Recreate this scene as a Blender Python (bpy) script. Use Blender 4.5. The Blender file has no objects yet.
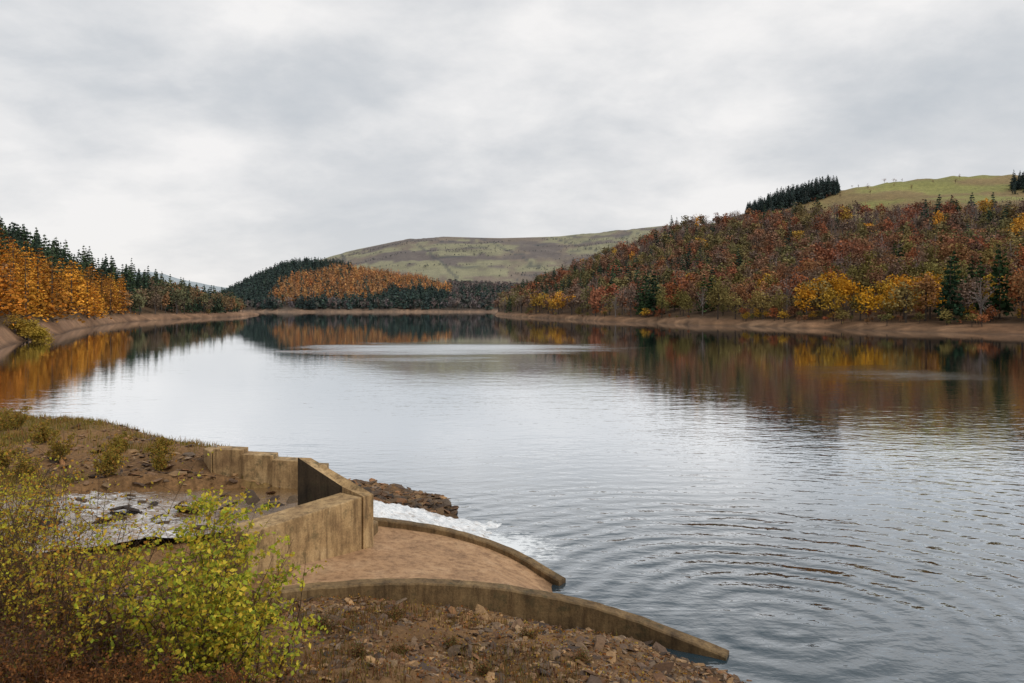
import bpy, math, random
import numpy as np
random.seed(7)
R = np.random.RandomState(11)
scene = bpy.context.scene
CAMH = 7.0

# ------------------------------------------------------------------ helpers
def ss(a, b, x):
    t = np.clip((x - a) / (b - a), 0, 1)
    return t * t * (3 - 2 * t)
_T = np.random.RandomState(3).rand(256, 256)
def vnoise(x, y, seed=0):
    x = np.asarray(x, float) + seed * 17.31; y = np.asarray(y, float) + seed * 9.77
    xi = np.floor(x).astype(int); yi = np.floor(y).astype(int)
    fx = x - xi; fy = y - yi
    fx = fx * fx * (3 - 2 * fx); fy = fy * fy * (3 - 2 * fy)
    a = _T[xi & 255, yi & 255]; b = _T[(xi + 1) & 255, yi & 255]
    c = _T[xi & 255, (yi + 1) & 255]; d = _T[(xi + 1) & 255, (yi + 1) & 255]
    return (a * (1 - fx) + b * fx) * (1 - fy) + (c * (1 - fx) + d * fx) * fy
def fbm(x, y, oct=4, seed=0):
    s = 0; a = 0.5; t = 0
    for o in range(oct):
        s = s + a * vnoise(x * 2 ** o, y * 2 ** o, seed + o * 3); t += a; a *= 0.5
    return s / t

def add_mesh(name, V, F, mat=None, col=None, smooth=False, parent=None):
    V = np.asarray(V, np.float32).reshape(-1, 3); F = np.asarray(F, np.int32)
    m = bpy.data.meshes.new(name)
    n, k = F.shape
    m.vertices.add(len(V)); m.vertices.foreach_set('co', V.ravel())
    m.loops.add(n * k); m.loops.foreach_set('vertex_index', F.ravel())
    m.polygons.add(n)
    m.polygons.foreach_set('loop_start', np.arange(0, n * k, k, dtype=np.int32))
    try: m.polygons.foreach_set('loop_total', np.full(n, k, np.int32))
    except Exception: pass
    m.polygons.foreach_set('use_smooth', np.full(n, smooth, bool))
    m.update(calc_edges=True)
    if col is not None:
        col = np.asarray(col, np.float32)
        a = m.color_attributes.new('Col', 'FLOAT_COLOR', 'POINT')
        c4 = np.ones((len(V), 4), np.float32); c4[:, :3] = col
        a.data.foreach_set('color', c4.ravel())
    m.validate()
    o = bpy.data.objects.new(name, m)
    scene.collection.objects.link(o)
    if mat: m.materials.append(mat)
    if parent: o.parent = parent
    return o

def new_mat(name):
    m = bpy.data.materials.new(name); m.use_nodes = True
    nt = m.node_tree; nt.nodes.clear()
    out = nt.nodes.new('ShaderNodeOutputMaterial')
    return m, nt, out
def N(nt, t, **kw):
    n = nt.nodes.new(t)
    for k, v in kw.items(): setattr(n, k, v)
    return n
def math_n(nt, op, a, b=None, clamp=False):
    n = nt.nodes.new('ShaderNodeMath'); n.operation = op; n.use_clamp = clamp
    for i, v in enumerate((a, b)):
        if v is None: continue
        if isinstance(v, (int, float)): n.inputs[i].default_value = v
        else: nt.links.new(v, n.inputs[i])
    return n.outputs[0]
def noise(nt, vec, scale, detail=4, rough=0.55, dist=0.0):
    n = nt.nodes.new('ShaderNodeTexNoise')
    n.inputs['Scale'].default_value = scale; n.inputs['Detail'].default_value = detail
    n.inputs['Roughness'].default_value = rough; n.inputs['Distortion'].default_value = dist
    if vec is not None: nt.links.new(vec, n.inputs['Vector'])
    return n.outputs[0]
def ramp(nt, fac, stops):
    n = nt.nodes.new('ShaderNodeValToRGB'); cr = n.color_ramp
    while len(cr.elements) > 1: cr.elements.remove(cr.elements[-1])
    for i, (p, c) in enumerate(stops):
        e = cr.elements[0] if i == 0 else cr.elements.new(p)
        e.position = p; e.color = (*c, 1) if len(c) == 3 else c
    nt.links.new(fac, n.inputs[0]); return n.outputs[0]
def mixc(nt, fac, a, b, mode='MIX'):
    n = nt.nodes.new('ShaderNodeMix'); n.data_type = 'RGBA'; n.blend_type = mode
    for s, v in ((n.inputs[0], fac), (n.inputs[6], a), (n.inputs[7], b)):
        if isinstance(v, (int, float)): s.default_value = v
        elif isinstance(v, tuple): s.default_value = (*v, 1)
        else: nt.links.new(v, s)
    return n.outputs[2]
def mapping(nt, vec, scale=(1, 1, 1), loc=(0, 0, 0), rot=(0, 0, 0)):
    n = nt.nodes.new('ShaderNodeMapping'); n.inputs['Scale'].default_value = scale
    n.inputs['Location'].default_value = loc; n.inputs['Rotation'].default_value = rot
    nt.links.new(vec, n.inputs['Vector']); return n.outputs[0]

# ------------------------------------------------------------------ materials
def foliage_mat(name, trans=0.25):
    m, nt, out = new_mat(name)
    at = N(nt, 'ShaderNodeAttribute', attribute_name='Col')
    d = N(nt, 'ShaderNodeBsdfDiffuse'); nt.links.new(at.outputs[0], d.inputs[0])
    if trans <= 0:
        nt.links.new(d.outputs[0], out.inputs[0]); return m
    t = N(nt, 'ShaderNodeBsdfTranslucent'); nt.links.new(at.outputs[0], t.inputs[0])
    mx = N(nt, 'ShaderNodeMixShader'); mx.inputs[0].default_value = trans
    nt.links.new(d.outputs[0], mx.inputs[1]); nt.links.new(t.outputs[0], mx.inputs[2])
    nt.links.new(mx.outputs[0], out.inputs[0]); return m
M_FOL = foliage_mat('foliage', 0)
M_LEAF = foliage_mat('leaf', 0.4)

def ground_mat():
    m, nt, out = new_mat('ground_soil')
    at = N(nt, 'ShaderNodeAttribute', attribute_name='Col')
    geo = N(nt, 'ShaderNodeNewGeometry')
    n1 = noise(nt, geo.outputs['Position'], 9.0, 6, 0.7)
    n2 = noise(nt, geo.outputs['Position'], 0.35, 6, 0.7)
    n3 = noise(nt, geo.outputs['Position'], 0.02, 5, 0.7)
    r1 = ramp(nt, n1, [(0.25, (0.45, 0.42, 0.4)), (0.55, (1, 1, 1)), (0.8, (1.7, 1.6, 1.5))])
    r2 = ramp(nt, n2, [(0.3, (0.65, 0.65, 0.65)), (0.7, (1.3, 1.3, 1.25))])
    r3 = ramp(nt, n3, [(0.3, (0.8, 0.8, 0.82)), (0.7, (1.2, 1.2, 1.15))])
    c = mixc(nt, 1.0, at.outputs[0], r1, 'MULTIPLY')
    c = mixc(nt, 1.0, c, r2, 'MULTIPLY'); c = mixc(nt, 1.0, c, r3, 'MULTIPLY')
    p = N(nt, 'ShaderNodeBsdfPrincipled'); p.inputs['Roughness'].default_value = 0.9
    p.inputs['Specular IOR Level'].default_value = 0.2
    nt.links.new(c, p.inputs['Base Color'])
    b = N(nt, 'ShaderNodeBump'); b.inputs['Strength'].default_value = 0.7; b.inputs['Distance'].default_value = 0.06
    nt.links.new(n1, b.inputs['Height']); nt.links.new(b.outputs[0], p.inputs['Normal'])
    nt.links.new(p.outputs[0], out.inputs[0]); return m
M_GROUND = ground_mat()

def stone_mat():
    m, nt, out = new_mat('stone')
    at = N(nt, 'ShaderNodeAttribute', attribute_name='Col')
    geo = N(nt, 'ShaderNodeNewGeometry')
    n1 = noise(nt, geo.outputs['Position'], 14.0, 5, 0.7)
    r1 = ramp(nt, n1, [(0.3, (0.55, 0.52, 0.5)), (0.7, (1.35, 1.3, 1.25))])
    c = mixc(nt, 1.0, at.outputs[0], r1, 'MULTIPLY')
    p = N(nt, 'ShaderNodeBsdfPrincipled'); p.inputs['Roughness'].default_value = 0.75
    p.inputs['Specular IOR Level'].default_value = 0.3
    nt.links.new(c, p.inputs['Base Color'])
    b = N(nt, 'ShaderNodeBump'); b.inputs['Strength'].default_value = 0.5; b.inputs['Distance'].default_value = 0.02
    nt.links.new(n1, b.inputs['Height']); nt.links.new(b.outputs[0], p.inputs['Normal'])
    nt.links.new(p.outputs[0], out.inputs[0]); return m
M_STONE = stone_mat()

def concrete_mat(name, base, dark, light, bump=.5, streak=.45):
    m, nt, out = new_mat(name)
    geo = N(nt, 'ShaderNodeNewGeometry'); P = geo.outputs['Position']
    n1 = noise(nt, P, 1.1, 7, 0.65, 0.4)
    n2 = noise(nt, P, 22.0, 5, 0.7)
    st = mapping(nt, P, (3.5, 3.5, 0.45)); n3 = noise(nt, st, 1.6, 5, 0.7)
    c = ramp(nt, n1, [(0.28, dark), (0.5, base), (0.75, light)])
    k = .7 + .3 * (1 - bump / .5)
    c = mixc(nt, 1.0, c, ramp(nt, n2, [(0.3, (k, k - .01, k - .03)), (0.7, (1.2, 1.2, 1.18))]), 'MULTIPLY')
    c = mixc(nt, 1.0, c, ramp(nt, n3, [(0.33, (streak, streak * .94, streak * .86)), (0.55, (1.05, 1.05, 1.0))]), 'MULTIPLY')
    moss = noise(nt, P, 2.3, 6, 0.75)
    c = mixc(nt, ramp(nt, moss, [(0.54, (0, 0, 0)), (0.66, (0.7 * bump * 2, 0.7 * bump * 2, 0.7 * bump * 2))]), c, (0.055, 0.048, 0.022))
    sp = N(nt, 'ShaderNodeSeparateXYZ'); nt.links.new(P, sp.inputs[0])
    wet = math_n(nt, 'SUBTRACT', 0.35, math_n(nt, 'ADD', sp.outputs[2], math_n(nt, 'MULTIPLY', n1, 0.3)))
    wet = math_n(nt, 'MULTIPLY', wet, 4.0, True)
    c = mixc(nt, wet, c, mixc(nt, 1.0, c, (0.4, 0.38, 0.36), 'MULTIPLY'))
    p = N(nt, 'ShaderNodeBsdfPrincipled'); p.inputs['Roughness'].default_value = 0.8
    p.inputs['Specular IOR Level'].default_value = 0.3
    nt.links.new(c, p.inputs['Base Color'])
    b = N(nt, 'ShaderNodeBump'); b.inputs['Strength'].default_value = bump; b.inputs['Distance'].default_value = 0.02
    nt.links.new(n2, b.inputs['Height']); nt.links.new(b.outputs[0], p.inputs['Normal'])
    nt.links.new(p.outputs[0], out.inputs[0]); return m
M_CON = concrete_mat('weathered_concrete', (0.38, 0.25, 0.125), (0.20, 0.12, 0.06), (0.52, 0.37, 0.21))
M_APR = concrete_mat('apron_concrete', (0.36, 0.215, 0.12), (0.22, 0.13, 0.075), (0.44, 0.29, 0.18), .2, .6)
M_CURB = concrete_mat('kerb_concrete', (0.18, 0.115, 0.055), (0.085, 0.055, 0.028), (0.28, 0.19, 0.095))
M_SHADECON = concrete_mat('shaded_stained_concrete', (0.06, 0.042, 0.026), (0.035, 0.026, 0.018), (0.09, 0.062, 0.036))  # shade and wet staining painted as a darker tone for the cheek's left faces

# ------------------------------------------------------------------ near terrain
CT = np.array([
 (4.3,13.8,0),(6,10,0),(8,5,0.1),(10,0,0.2),(-2.6,27.2,0),(-6.9,29.5,0),(-11.5,31,0),(-18.5,35.5,0),(-30,43,0),(-60,58,0),(-110,70,0),
 (10,20,-2),(1,24,-.8),(3,30,-2),(-5,36,-2),(-15,45,-2.5),(-30,60,-3),(10,10,-1.5),(15,0,-2),(22,40,-4),(-60,75,-3),(0,60,-4),(5,17,-1),
 (1.2,17.5,-.35),(-1.7,17.8,.4),(-3.6,18,.9),(3.0,14.8,.05),(1.0,15.2,.42),(-.3,15.0,.72),(-1.7,14.8,.92),(-3,14.6,1.05),(-4.3,14.2,1.2),
 (0,10.8,1.5),(2.0,12.5,.75),(3.3,13.2,.28),(-3,11.5,1.75),(-6,10,2.3),(-6,13,2.0),(-1,13,1.15),(0,3,4.4),(0,0,5.3),(-6,3,4.6),(-6,0,5.3),(5,3,2.4),(4.5,8,1.1),(0,-12,6),(-15,0,5.2),(-15,-12,6),(12,-12,3),(-3,6,2.9),(-7,6,3.3),(0,7,2.4),
 (-8,14,1.9),(-12,13,2.5),(-10.4,26,2.0),(-6.3,25.8,1.05),(-4,25.2,.45),(-15.4,29.8,2.0),(-25,36.3,2.0),(-20,24,2.7),(-12.5,23,2.2),(-9,23.4,2.05),(-6.5,23.3,1.5),(-4,23.2,.8),(-30,24,3.3),(-40,40,2.2),(-40,20,4.5),(-60,45,2.2),(-16,19,2.5),(-25,10,4.5),(-60,10,7),
], float)
def tps_fit(C):
    X = C[:, :2]; n = len(C)
    d = np.linalg.norm(X[:, None] - X[None], axis=2)
    K = np.where(d > 0, d * d * np.log(d + 1e-9), 0) + np.eye(n) * 0.02
    P = np.hstack([np.ones((n, 1)), X]); A = np.zeros((n + 3, n + 3))
    A[:n, :n] = K; A[:n, n:] = P; A[n:, :n] = P.T
    return np.linalg.solve(A, np.concatenate([C[:, 2], np.zeros(3)]))
TW = tps_fit(CT)
def tps(x, y):
    o = TW[-3] + TW[-2] * x + TW[-1] * y
    for i in range(len(CT)):
        d2 = (x - CT[i, 0]) ** 2 + (y - CT[i, 1]) ** 2
        o = o + TW[i] * 0.5 * d2 * np.log(d2 + 1e-9)
    return o

def catmull(P, n):
    P = np.asarray(P, float); Q = np.vstack([2 * P[0] - P[1], P, 2 * P[-1] - P[-2]])
    out = []
    for i in range(1, len(Q) - 2):
        for t in np.linspace(0, 1, n, endpoint=False):
            a, b, c, d = Q[i - 1], Q[i], Q[i + 1], Q[i + 2]
            out.append(0.5 * ((2 * b) + (-a + c) * t + (2 * a - 5 * b + 4 * c - d) * t * t + (-a + 3 * b - 3 * c + d) * t ** 3))
    out.append(P[-1]); return np.array(out)

# stream centre line : x, y, surface z, half width, foam
SC = catmull([(-24,14.6,3.0,1.8,.2),(-18,15.2,2.7,1.9,.4),(-14,16.0,2.45,2.0,.65),(-11.3,16.9,2.15,2.4,.15),(-9.7,18.3,1.95,2.6,.64),(-7.9,19.8,1.68,2.1,.12),
              (-6.0,20.6,1.6,1.4,.0),(-4.9,21.0,1.5,1.15,.5),(-3.9,21.4,1.10,1.05,1.),(-2.6,21.6,.60,1.3,1.),(-1.3,21.7,.16,1.7,1.),(-.5,21.6,.03,1.9,1.)], 8)
# kerbs of the apron : x,y,top z
KA = catmull([(-4.3,19.75,1.36),(-3.3,20.0,1.22),(-1.67,20.0,.95),(-.05,19.6,.55),(1.26,18.6,.13)], 8)
KB = catmull([(-4.9,14.2,1.5),(-4.25,14.8,1.38),(-3,15.3,1.3),(-1.72,15.6,1.2),(-.3,15.85,1.0),(1.03,15.9,.76),(2,15.75,.57),(2.9,15.45,.38),(4.3,14.75,.08)], 6)

def near_h(x, y):
    z = np.clip(tps(x, y), -5, 9)
    amp = ss(-0.3, 0.4, z)
    z = z + amp * ((fbm(x * 0.7, y * 0.7, 4, 5) - .5) * .40 + (fbm(x * 4, y * 4, 3, 9) - .5) * .14)
    dm = np.full(x.shape, 1e9); zs = np.zeros(x.shape); hw = np.ones(x.shape)
    for s in SC:
        d = np.hypot(x - s[0], y - s[1]); k = d < dm
        dm = np.where(k, d, dm); zs = np.where(k, s[2], zs); hw = np.where(k, s[3], hw)
    t = ss(0, 1, (dm - hw * .85) / 0.6)
    z = np.where(dm < hw + .6, np.minimum(z, (zs - .35) * (1 - t) + np.maximum(z, zs + .05) * t), z)
    ya = np.interp(x, KA[:, 0], KA[:, 1]); yb = np.interp(x, KB[:, 0], KB[:, 1])
    ya = np.where(x > 1.26, 18.6 - (x - 1.26) * 1.25, ya)
    inside = (x > -4.6) & (x < 4.3) & (y > yb + .05) & (y < ya)
    z = np.where(inside, np.minimum(z, 1.0 - (x + 3.6) * .30 - .35), z)
    return z

# ------------------------------------------------------------------ hills: parameters over bearing b = 512+740*X/Y
def I(b, pts): 
    p = np.array(pts, float); return np.interp(b, p[:, 0], p[:, 1])
def hillA(b, Y):
    r0 = I(b, [(480,560),(505,518),(520,470),(600,345),(700,275),(800,233),(900,202),(1024,182),(1300,150),(2000,110)])
    z1 = I(b, [(470,-12),(490,-4),(505,8),(520,16),(560,31),(600,44),(640,58),(690,75),(750,90),(800,100),(840,109),(900,117.5),(960,121.5),(1024,122.5),(1300,120),(2000,100)])
    return r0, np.full_like(r0, 650.), z1, 8., 1.1, 1.3
def hillC(b, Y):
    r0 = I(b, [(100,1100),(215,900),(280,850),(500,850),(700,900)])
    v = I(b, [(190,310),(215,300),(245,283),(280,267),(300,262),(340,264),(380,271),(420,274),(450,281),(520,284),(700,290)])
    return r0, np.full_like(r0, 1300.), (306 - v) / 740 * 1300, 14., 2., 1.0
def hillB(b, Y):
    v = I(b, [(200,304),(260,282),(300,264),(330,254),(350,249),(385,240.5),(410,236.5),(440,234.5),(500,235.5),(560,234),(600,230),(640,225),(720,220),(1100,215),(1400,230)])
    return np.full_like(v, 1450.), np.full_like(v, 2500.), (306 - v) / 740 * 2500, 20., 3., .9
def hillD(b, Y):
    v = I(b, [(-200,262),(60,268),(130,270.5),(150,270),(165,273),(190,280),(225,286),(300,290),(420,296),(900,300)])
    return np.full_like(v, 3300.), np.full_like(v, 4600.), (306 - v) / 740 * 4600, 20., 3., 1.0
def hillF(b, Y):
    v = I(b, [(-200,270),(100,282),(150,284),(185,287),(215,293),(240,299),(300,303),(900,304)])
    return np.full_like(v, 1700.), np.full_like(v, 2400.), (306 - v) / 740 * 2400, 20., 3., 1.0
def hillE(b, Y):
    r0 = I(b, [(-900,45),(-400,62),(-100,100),(0,117),(60,185),(130,325),(190,405),(232,471),(262,560)])
    r1 = I(b, [(-900,260),(0,350),(60,380),(130,460),(200,600),(262,700)])
    z1 = I(b, [(-900,60),(-300,46),(0,35),(60,25),(130,19),(180,12),(205,7),(240,2.6),(258,.6),(266,-4)])
    bw = I(b, [(0,34),(60,30),(130,22),(232,12)])
    return r0, r1, z1, bw, 2.1, 1.25
HILLS = [hillA, hillC, hillB, hillD, hillF, hillE]
def hill_z(h, x, y):
    Y = np.maximum(y, 20.); b = 512 + 740 * x / Y
    b = np.clip(b, -900, 2000)
    r0, r1, z1, bw, bz, g = h(b, Y)
    wob = (vnoise(x * .03, y * .03, 21) - .5) * 16 + (vnoise(x * .12, y * .12, 22) - .5) * 6 + (vnoise(x * .4, y * .4, 23) - .5) * 2
    d = Y - r0 - wob * np.clip(r0 / 400, .3, 1)
    s = np.clip(d / (r1 - r0), 0, 1)
    bzz = np.minimum(bz, np.maximum(z1, -5))
    z = bzz * ss(0, 1, d / bw) * 1.0 + (z1 - bzz) * np.power(s, g)
    z = z + ss(0, 6, d) * (fbm(x * .15, y * .15, 3, 25) - .5) * .8
    z = np.where(Y > r1, z1 - (Y - r1) * .12, z)
    z = np.where(d < 0, np.maximum(d * .12, -5), z)
    z = z + ss(0, .5, s) * (fbm(x * .012, y * .012, 4, 31) - .5) * np.clip(z1 * .16, 0, 16) * ss(0, .3, 1.02 - s)
    return np.maximum(z, -5), s
def H(x, y, full=False):
    x = np.asarray(x, float); y = np.asarray(y, float)
    z = np.full(x.shape, -5.0); hid = np.full(x.shape, -1); sS = np.zeros(x.shape)
    k = (y < 85) & (np.hypot(x, y) < 160)
    if k.any():
        zn = near_h(x[k], y[k]); t = ss(55, 80, y[k]); z[k] = zn * (1 - t) - 5 * t
    for i, h in enumerate(HILLS):
        far = y > 35
        zz = np.full(x.shape, -9.0); s = np.zeros(x.shape)
        if far.any():
            a, b_ = hill_z(h, x[far], y[far]); zz[far] = a; s[far] = b_
        kk = zz > z
        z = np.where(kk, zz, z); hid = np.where(kk, i, hid); sS = np.where(kk, s, sS)
    return (z, hid, sS) if full else z

TREELINE = [(505,1.0),(690,1.0),(730,.93),(770,.80),(850,.68),(950,.62),(1024,.60),(2000,.6)]
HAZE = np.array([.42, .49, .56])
def build_ground():
    th = np.concatenate([np.linspace(-100, -42, 60, endpoint=False), np.linspace(-42, 42, 950, endpoint=False), np.linspace(42, 100, 60)])
    r = np.concatenate([np.linspace(.5, 8, 30, endpoint=False), np.linspace(8, 32, 240, endpoint=False), np.geomspace(32, 7500, 310)])
    TH, RR = np.meshgrid(np.radians(th), r, indexing='ij')
    x = (RR * np.sin(TH)).ravel(); y = (RR * np.cos(TH)).ravel()
    z, hid, s = H(x, y, True)
    b = 512 + 740 * x / np.maximum(y, 1)
    n, m = len(th), len(r)
    idx = np.arange(n * m).reshape(n, m)
    F = np.stack([idx[:-1, :-1], idx[1:, :-1], idx[1:, 1:], idx[:-1, 1:]], -1).reshape(-1, 4)
    col = np.zeros((len(x), 3)); C = lambda *c: np.array(c)
    nf = fbm(x * .5, y * .5, 5, 40)[:, None]; nf2 = fbm(x * .13, y * .13, 3, 44)[:, None]
    soil = C(.15, .083, .038) * (1 - nf) * 1.0 + C(.29, .165, .075) * nf
    grass = C(.16, .125, .036)
    gm = (ss(.44, .58, nf * .5 + nf2 * .5 + .02) * ss(-5, -8.5, x)[:, None] * ss(1.2, 1.9, z)[:, None]) * .8
    near = soil * (1 - gm) + grass * gm
    wet = ss(.45, .05, z)[:, None]; near = near * (1 - .55 * wet)
    col[:] = near
    def setc(mask, c): col[mask] = (c if c.ndim == 1 else c[mask])
    nb = fbm(x * .05, y * .05, 4, 50)[:, None]; nb3 = fbm(x * .3, y * .3, 4, 53)[:, None]
    bank = (C(.22, .115, .06) * (1 - nb) + C(.32, .20, .12) * nb) * (.5 + .95 * nb3)
    floor_ = C(.085, .048, .028) * (1 - nb) + C(.11, .07, .035) * nb
    k = hid == 0
    tl = I(b, TREELINE)
    gm = ss(-.03, .03, s - tl - (nb[:, 0] - .5) * .12)[:, None]
    gn = fbm(x * .02, y * .035, 4, 55)[:, None]; gs = ss(.45, .6, gn)
    pasture = C(.24, .235, .08) * gs + C(.23, .17, .08) * (1 - gs)
    c = floor_ * (1 - gm) + pasture * gm
    bm = ss(2.6, 1.7, z)[:, None]; c = c * (1 - bm) + bank * bm
    w = ss(.6, .1, z)[:, None]; c = c * (1 - .5 * w)
    setc(k, c)
    k = hid == 5
    bm = ss(3.4, 2.5, z)[:, None]; c = floor_ * (1 - bm) + bank * C(.95, .95, 1) * bm; c = c * (1 - .5 * w)
    setc(k, c)
    k = hid == 1
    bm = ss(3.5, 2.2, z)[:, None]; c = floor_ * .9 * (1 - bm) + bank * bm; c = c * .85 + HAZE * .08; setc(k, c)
    k = hid == 2
    m1 = fbm(x * .006, y * .004, 5, 61)[:, None]; m2 = fbm(x * .008, y * .012, 5, 66)[:, None]
    c = C(.17, .135, .07) * m1 + C(.16, .09, .06) * (1 - m1)
    pt = ss(.50, .55, m1 * .6 + m2 * .4); c = c * (1 - pt) + C(.235, .21, .10) * pt
    pt = ss(.46, .40, m2); c = c * (1 - pt) + C(.105, .068, .05) * pt
    wl = np.minimum(np.abs(((x * .9 + y * .25) / 210) % 1 - .5) * 210, np.abs(((y * .95 - x * .2) / 170) % 1 - .5) * 170)[:, None]
    pt = (ss(6, 3, wl) * (m1 > .46)); c = c * (1 - pt * .6)
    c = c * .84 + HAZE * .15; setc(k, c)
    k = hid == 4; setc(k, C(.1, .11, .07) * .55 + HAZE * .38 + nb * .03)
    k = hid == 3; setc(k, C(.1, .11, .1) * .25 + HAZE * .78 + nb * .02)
    return add_mesh('ground', np.stack([x, y, z], 1), F, M_GROUND, col, smooth=True)
build_ground()

# ------------------------------------------------------------------ lake
def water_mat():
    m, nt, out = new_mat('lake_water')
    geo = N(nt, 'ShaderNodeNewGeometry'); P = geo.outputs['Position']
    sp = N(nt, 'ShaderNodeSeparateXYZ'); nt.links.new(P, sp.inputs[0]); X, Y = sp.outputs[0], sp.outputs[1]
    def ell(cx, cy, rx, ry, soft, wob=0.5, wsc=.12, sx=1.):
        dx = math_n(nt, 'DIVIDE', math_n(nt, 'SUBTRACT', X, cx), rx)
        dy = math_n(nt, 'DIVIDE', math_n(nt, 'SUBTRACT', Y, cy), ry)
        d = math_n(nt, 'SQRT', math_n(nt, 'ADD', math_n(nt, 'MULTIPLY', dx, dx), math_n(nt, 'MULTIPLY', dy, dy)))
        w = noise(nt, mapping(nt, P, (sx, 1, 1)), wsc, 4, .65)
        d = math_n(nt, 'ADD', d, math_n(nt, 'MULTIPLY', math_n(nt, 'SUBTRACT', w, .5), wob))
        return math_n(nt, 'DIVIDE', math_n(nt, 'SUBTRACT', 1.0, d), soft, True)
    band = ell(-8, 122, 29, 23, .8, 2.2, .09, .3)
    patch2 = ell(40, 76, 12, 12, .9, 1.8, .15, .4)
    disturb = ell(7, 19, 20, 14, .9, .9, .12)
    nA = noise(nt, mapping(nt, P, (1.0, 1.9, 1), rot=(0, 0, .35)), 1.3, 3, .5, .3)
    nB = noise(nt, mapping(nt, P, (.28, .7, 1), rot=(0, 0, -.2)), 1.0, 3, .55, .4)
    nC = noise(nt, P, 6.0, 2, .5)
    wv = N(nt, 'ShaderNodeTexWave', wave_type='RINGS', rings_direction='SPHERICAL')
    wv.inputs['Scale'].default_value = .36; wv.inputs['Distortion'].default_value = 9.0
    wv.inputs['Detail'].default_value = 4; wv.inputs['Detail Scale'].default_value = .4; wv.inputs['Detail Roughness'].default_value = .6
    nt.links.new(mapping(nt, P, (1, 1, 1), loc=(-6.0, -16.0, 0)), wv.inputs['Vector'])
    h = math_n(nt, 'MULTIPLY', nA, .042)
    h = math_n(nt, 'ADD', h, math_n(nt, 'MULTIPLY', nB, .08))
    h = math_n(nt, 'ADD', h, math_n(nt, 'MULTIPLY', math_n(nt, 'MULTIPLY', wv.outputs[1], disturb), .036))
    h = math_n(nt, 'ADD', h, math_n(nt, 'MULTIPLY', math_n(nt, 'MULTIPLY', nC, math_n(nt, 'ADD', disturb, .2)), .011))
    calm = math_n(nt, 'MULTIPLY', math_n(nt, 'SUBTRACT', noise(nt, mapping(nt, P, (.035, .07, 1)), 1.0, 4, .6), .30), 1.6)
    calm = math_n(nt, 'MAXIMUM', calm, 0.0)
    far = math_n(nt, 'POWER', math_n(nt, 'DIVIDE', 24.0, math_n(nt, 'MAXIMUM', Y, 10.0)), 1.45)
    far = math_n(nt, 'MINIMUM', math_n(nt, 'MAXIMUM', far, .06), 1.0)
    k = math_n(nt, 'MULTIPLY', math_n(nt, 'ADD', calm, .30), far)
    k = math_n(nt, 'ADD', k, math_n(nt, 'MULTIPLY', band, .85))
    k = math_n(nt, 'ADD', k, math_n(nt, 'MULTIPLY', patch2, .40))
    bump = N(nt, 'ShaderNodeBump'); bump.inputs['Distance'].default_value = 1.0
    nt.links.new(h, bump.inputs['Height']); nt.links.new(k, bump.inputs['Strength'])
    fr = N(nt, 'ShaderNodeFresnel'); fr.inputs['IOR'].default_value = 1.5; nt.links.new(bump.outputs[0], fr.inputs['Normal'])
    fac = math_n(nt, 'SUBTRACT', math_n(nt, 'MULTIPLY', fr.outputs[0], 3.0), .17, True)
    fac = math_n(nt, 'MINIMUM', fac, .96)
    d = N(nt, 'ShaderNodeBsdfDiffuse'); d.inputs[0].default_value = (.022, .042, .056, 1)
    g = N(nt, 'ShaderNodeBsdfGlossy'); g.inputs['Color'].default_value = (.96, .98, 1, 1)
    rg = math_n(nt, 'ADD', math_n(nt, 'MULTIPLY', band, .2), math_n(nt, 'ADD', math_n(nt, 'MULTIPLY', patch2, .12), .022))
    nt.links.new(rg, g.inputs['Roughness']); nt.links.new(bump.outputs[0], g.inputs['Normal'])
    mx = N(nt, 'ShaderNodeMixShader'); nt.links.new(fac, mx.inputs[0])
    nt.links.new(d.outputs[0], mx.inputs[1]); nt.links.new(g.outputs[0], mx.inputs[2])
    fm = ell(-1.1, 21.4, 3.2, 2.1, .8, 1.0, 1.2)
    fn = noise(nt, mapping(nt, P, (1, 2.2, 1), rot=(0, 0, -.15)), 3.2, 7, .75, .5)
    ff = math_n(nt, 'MULTIPLY', math_n(nt, 'SUBTRACT', math_n(nt, 'ADD', fn, math_n(nt, 'MULTIPLY', fm, .35)), .60), 7.0, True)
    ff = math_n(nt, 'MULTIPLY', ff, math_n(nt, 'MULTIPLY', fm, 2.5, True))
    fo = N(nt, 'ShaderNodeBsdfDiffuse'); fo.inputs[0].default_value = (.75, .78, .8, 1)
    m2 = N(nt, 'ShaderNodeMixShader'); nt.links.new(ff, m2.inputs[0])
    nt.links.new(mx.outputs[0], m2.inputs[1]); nt.links.new(fo.outputs[0], m2.inputs[2])
    nt.links.new(m2.outputs[0], out.inputs[0]); return m
add_mesh('lake_water', [(-3000, -60, 0), (3000, -60, 0), (5000, 5500, 0), (-5000, 5500, 0)], [[0, 1, 2, 3]], water_mat())

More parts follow.
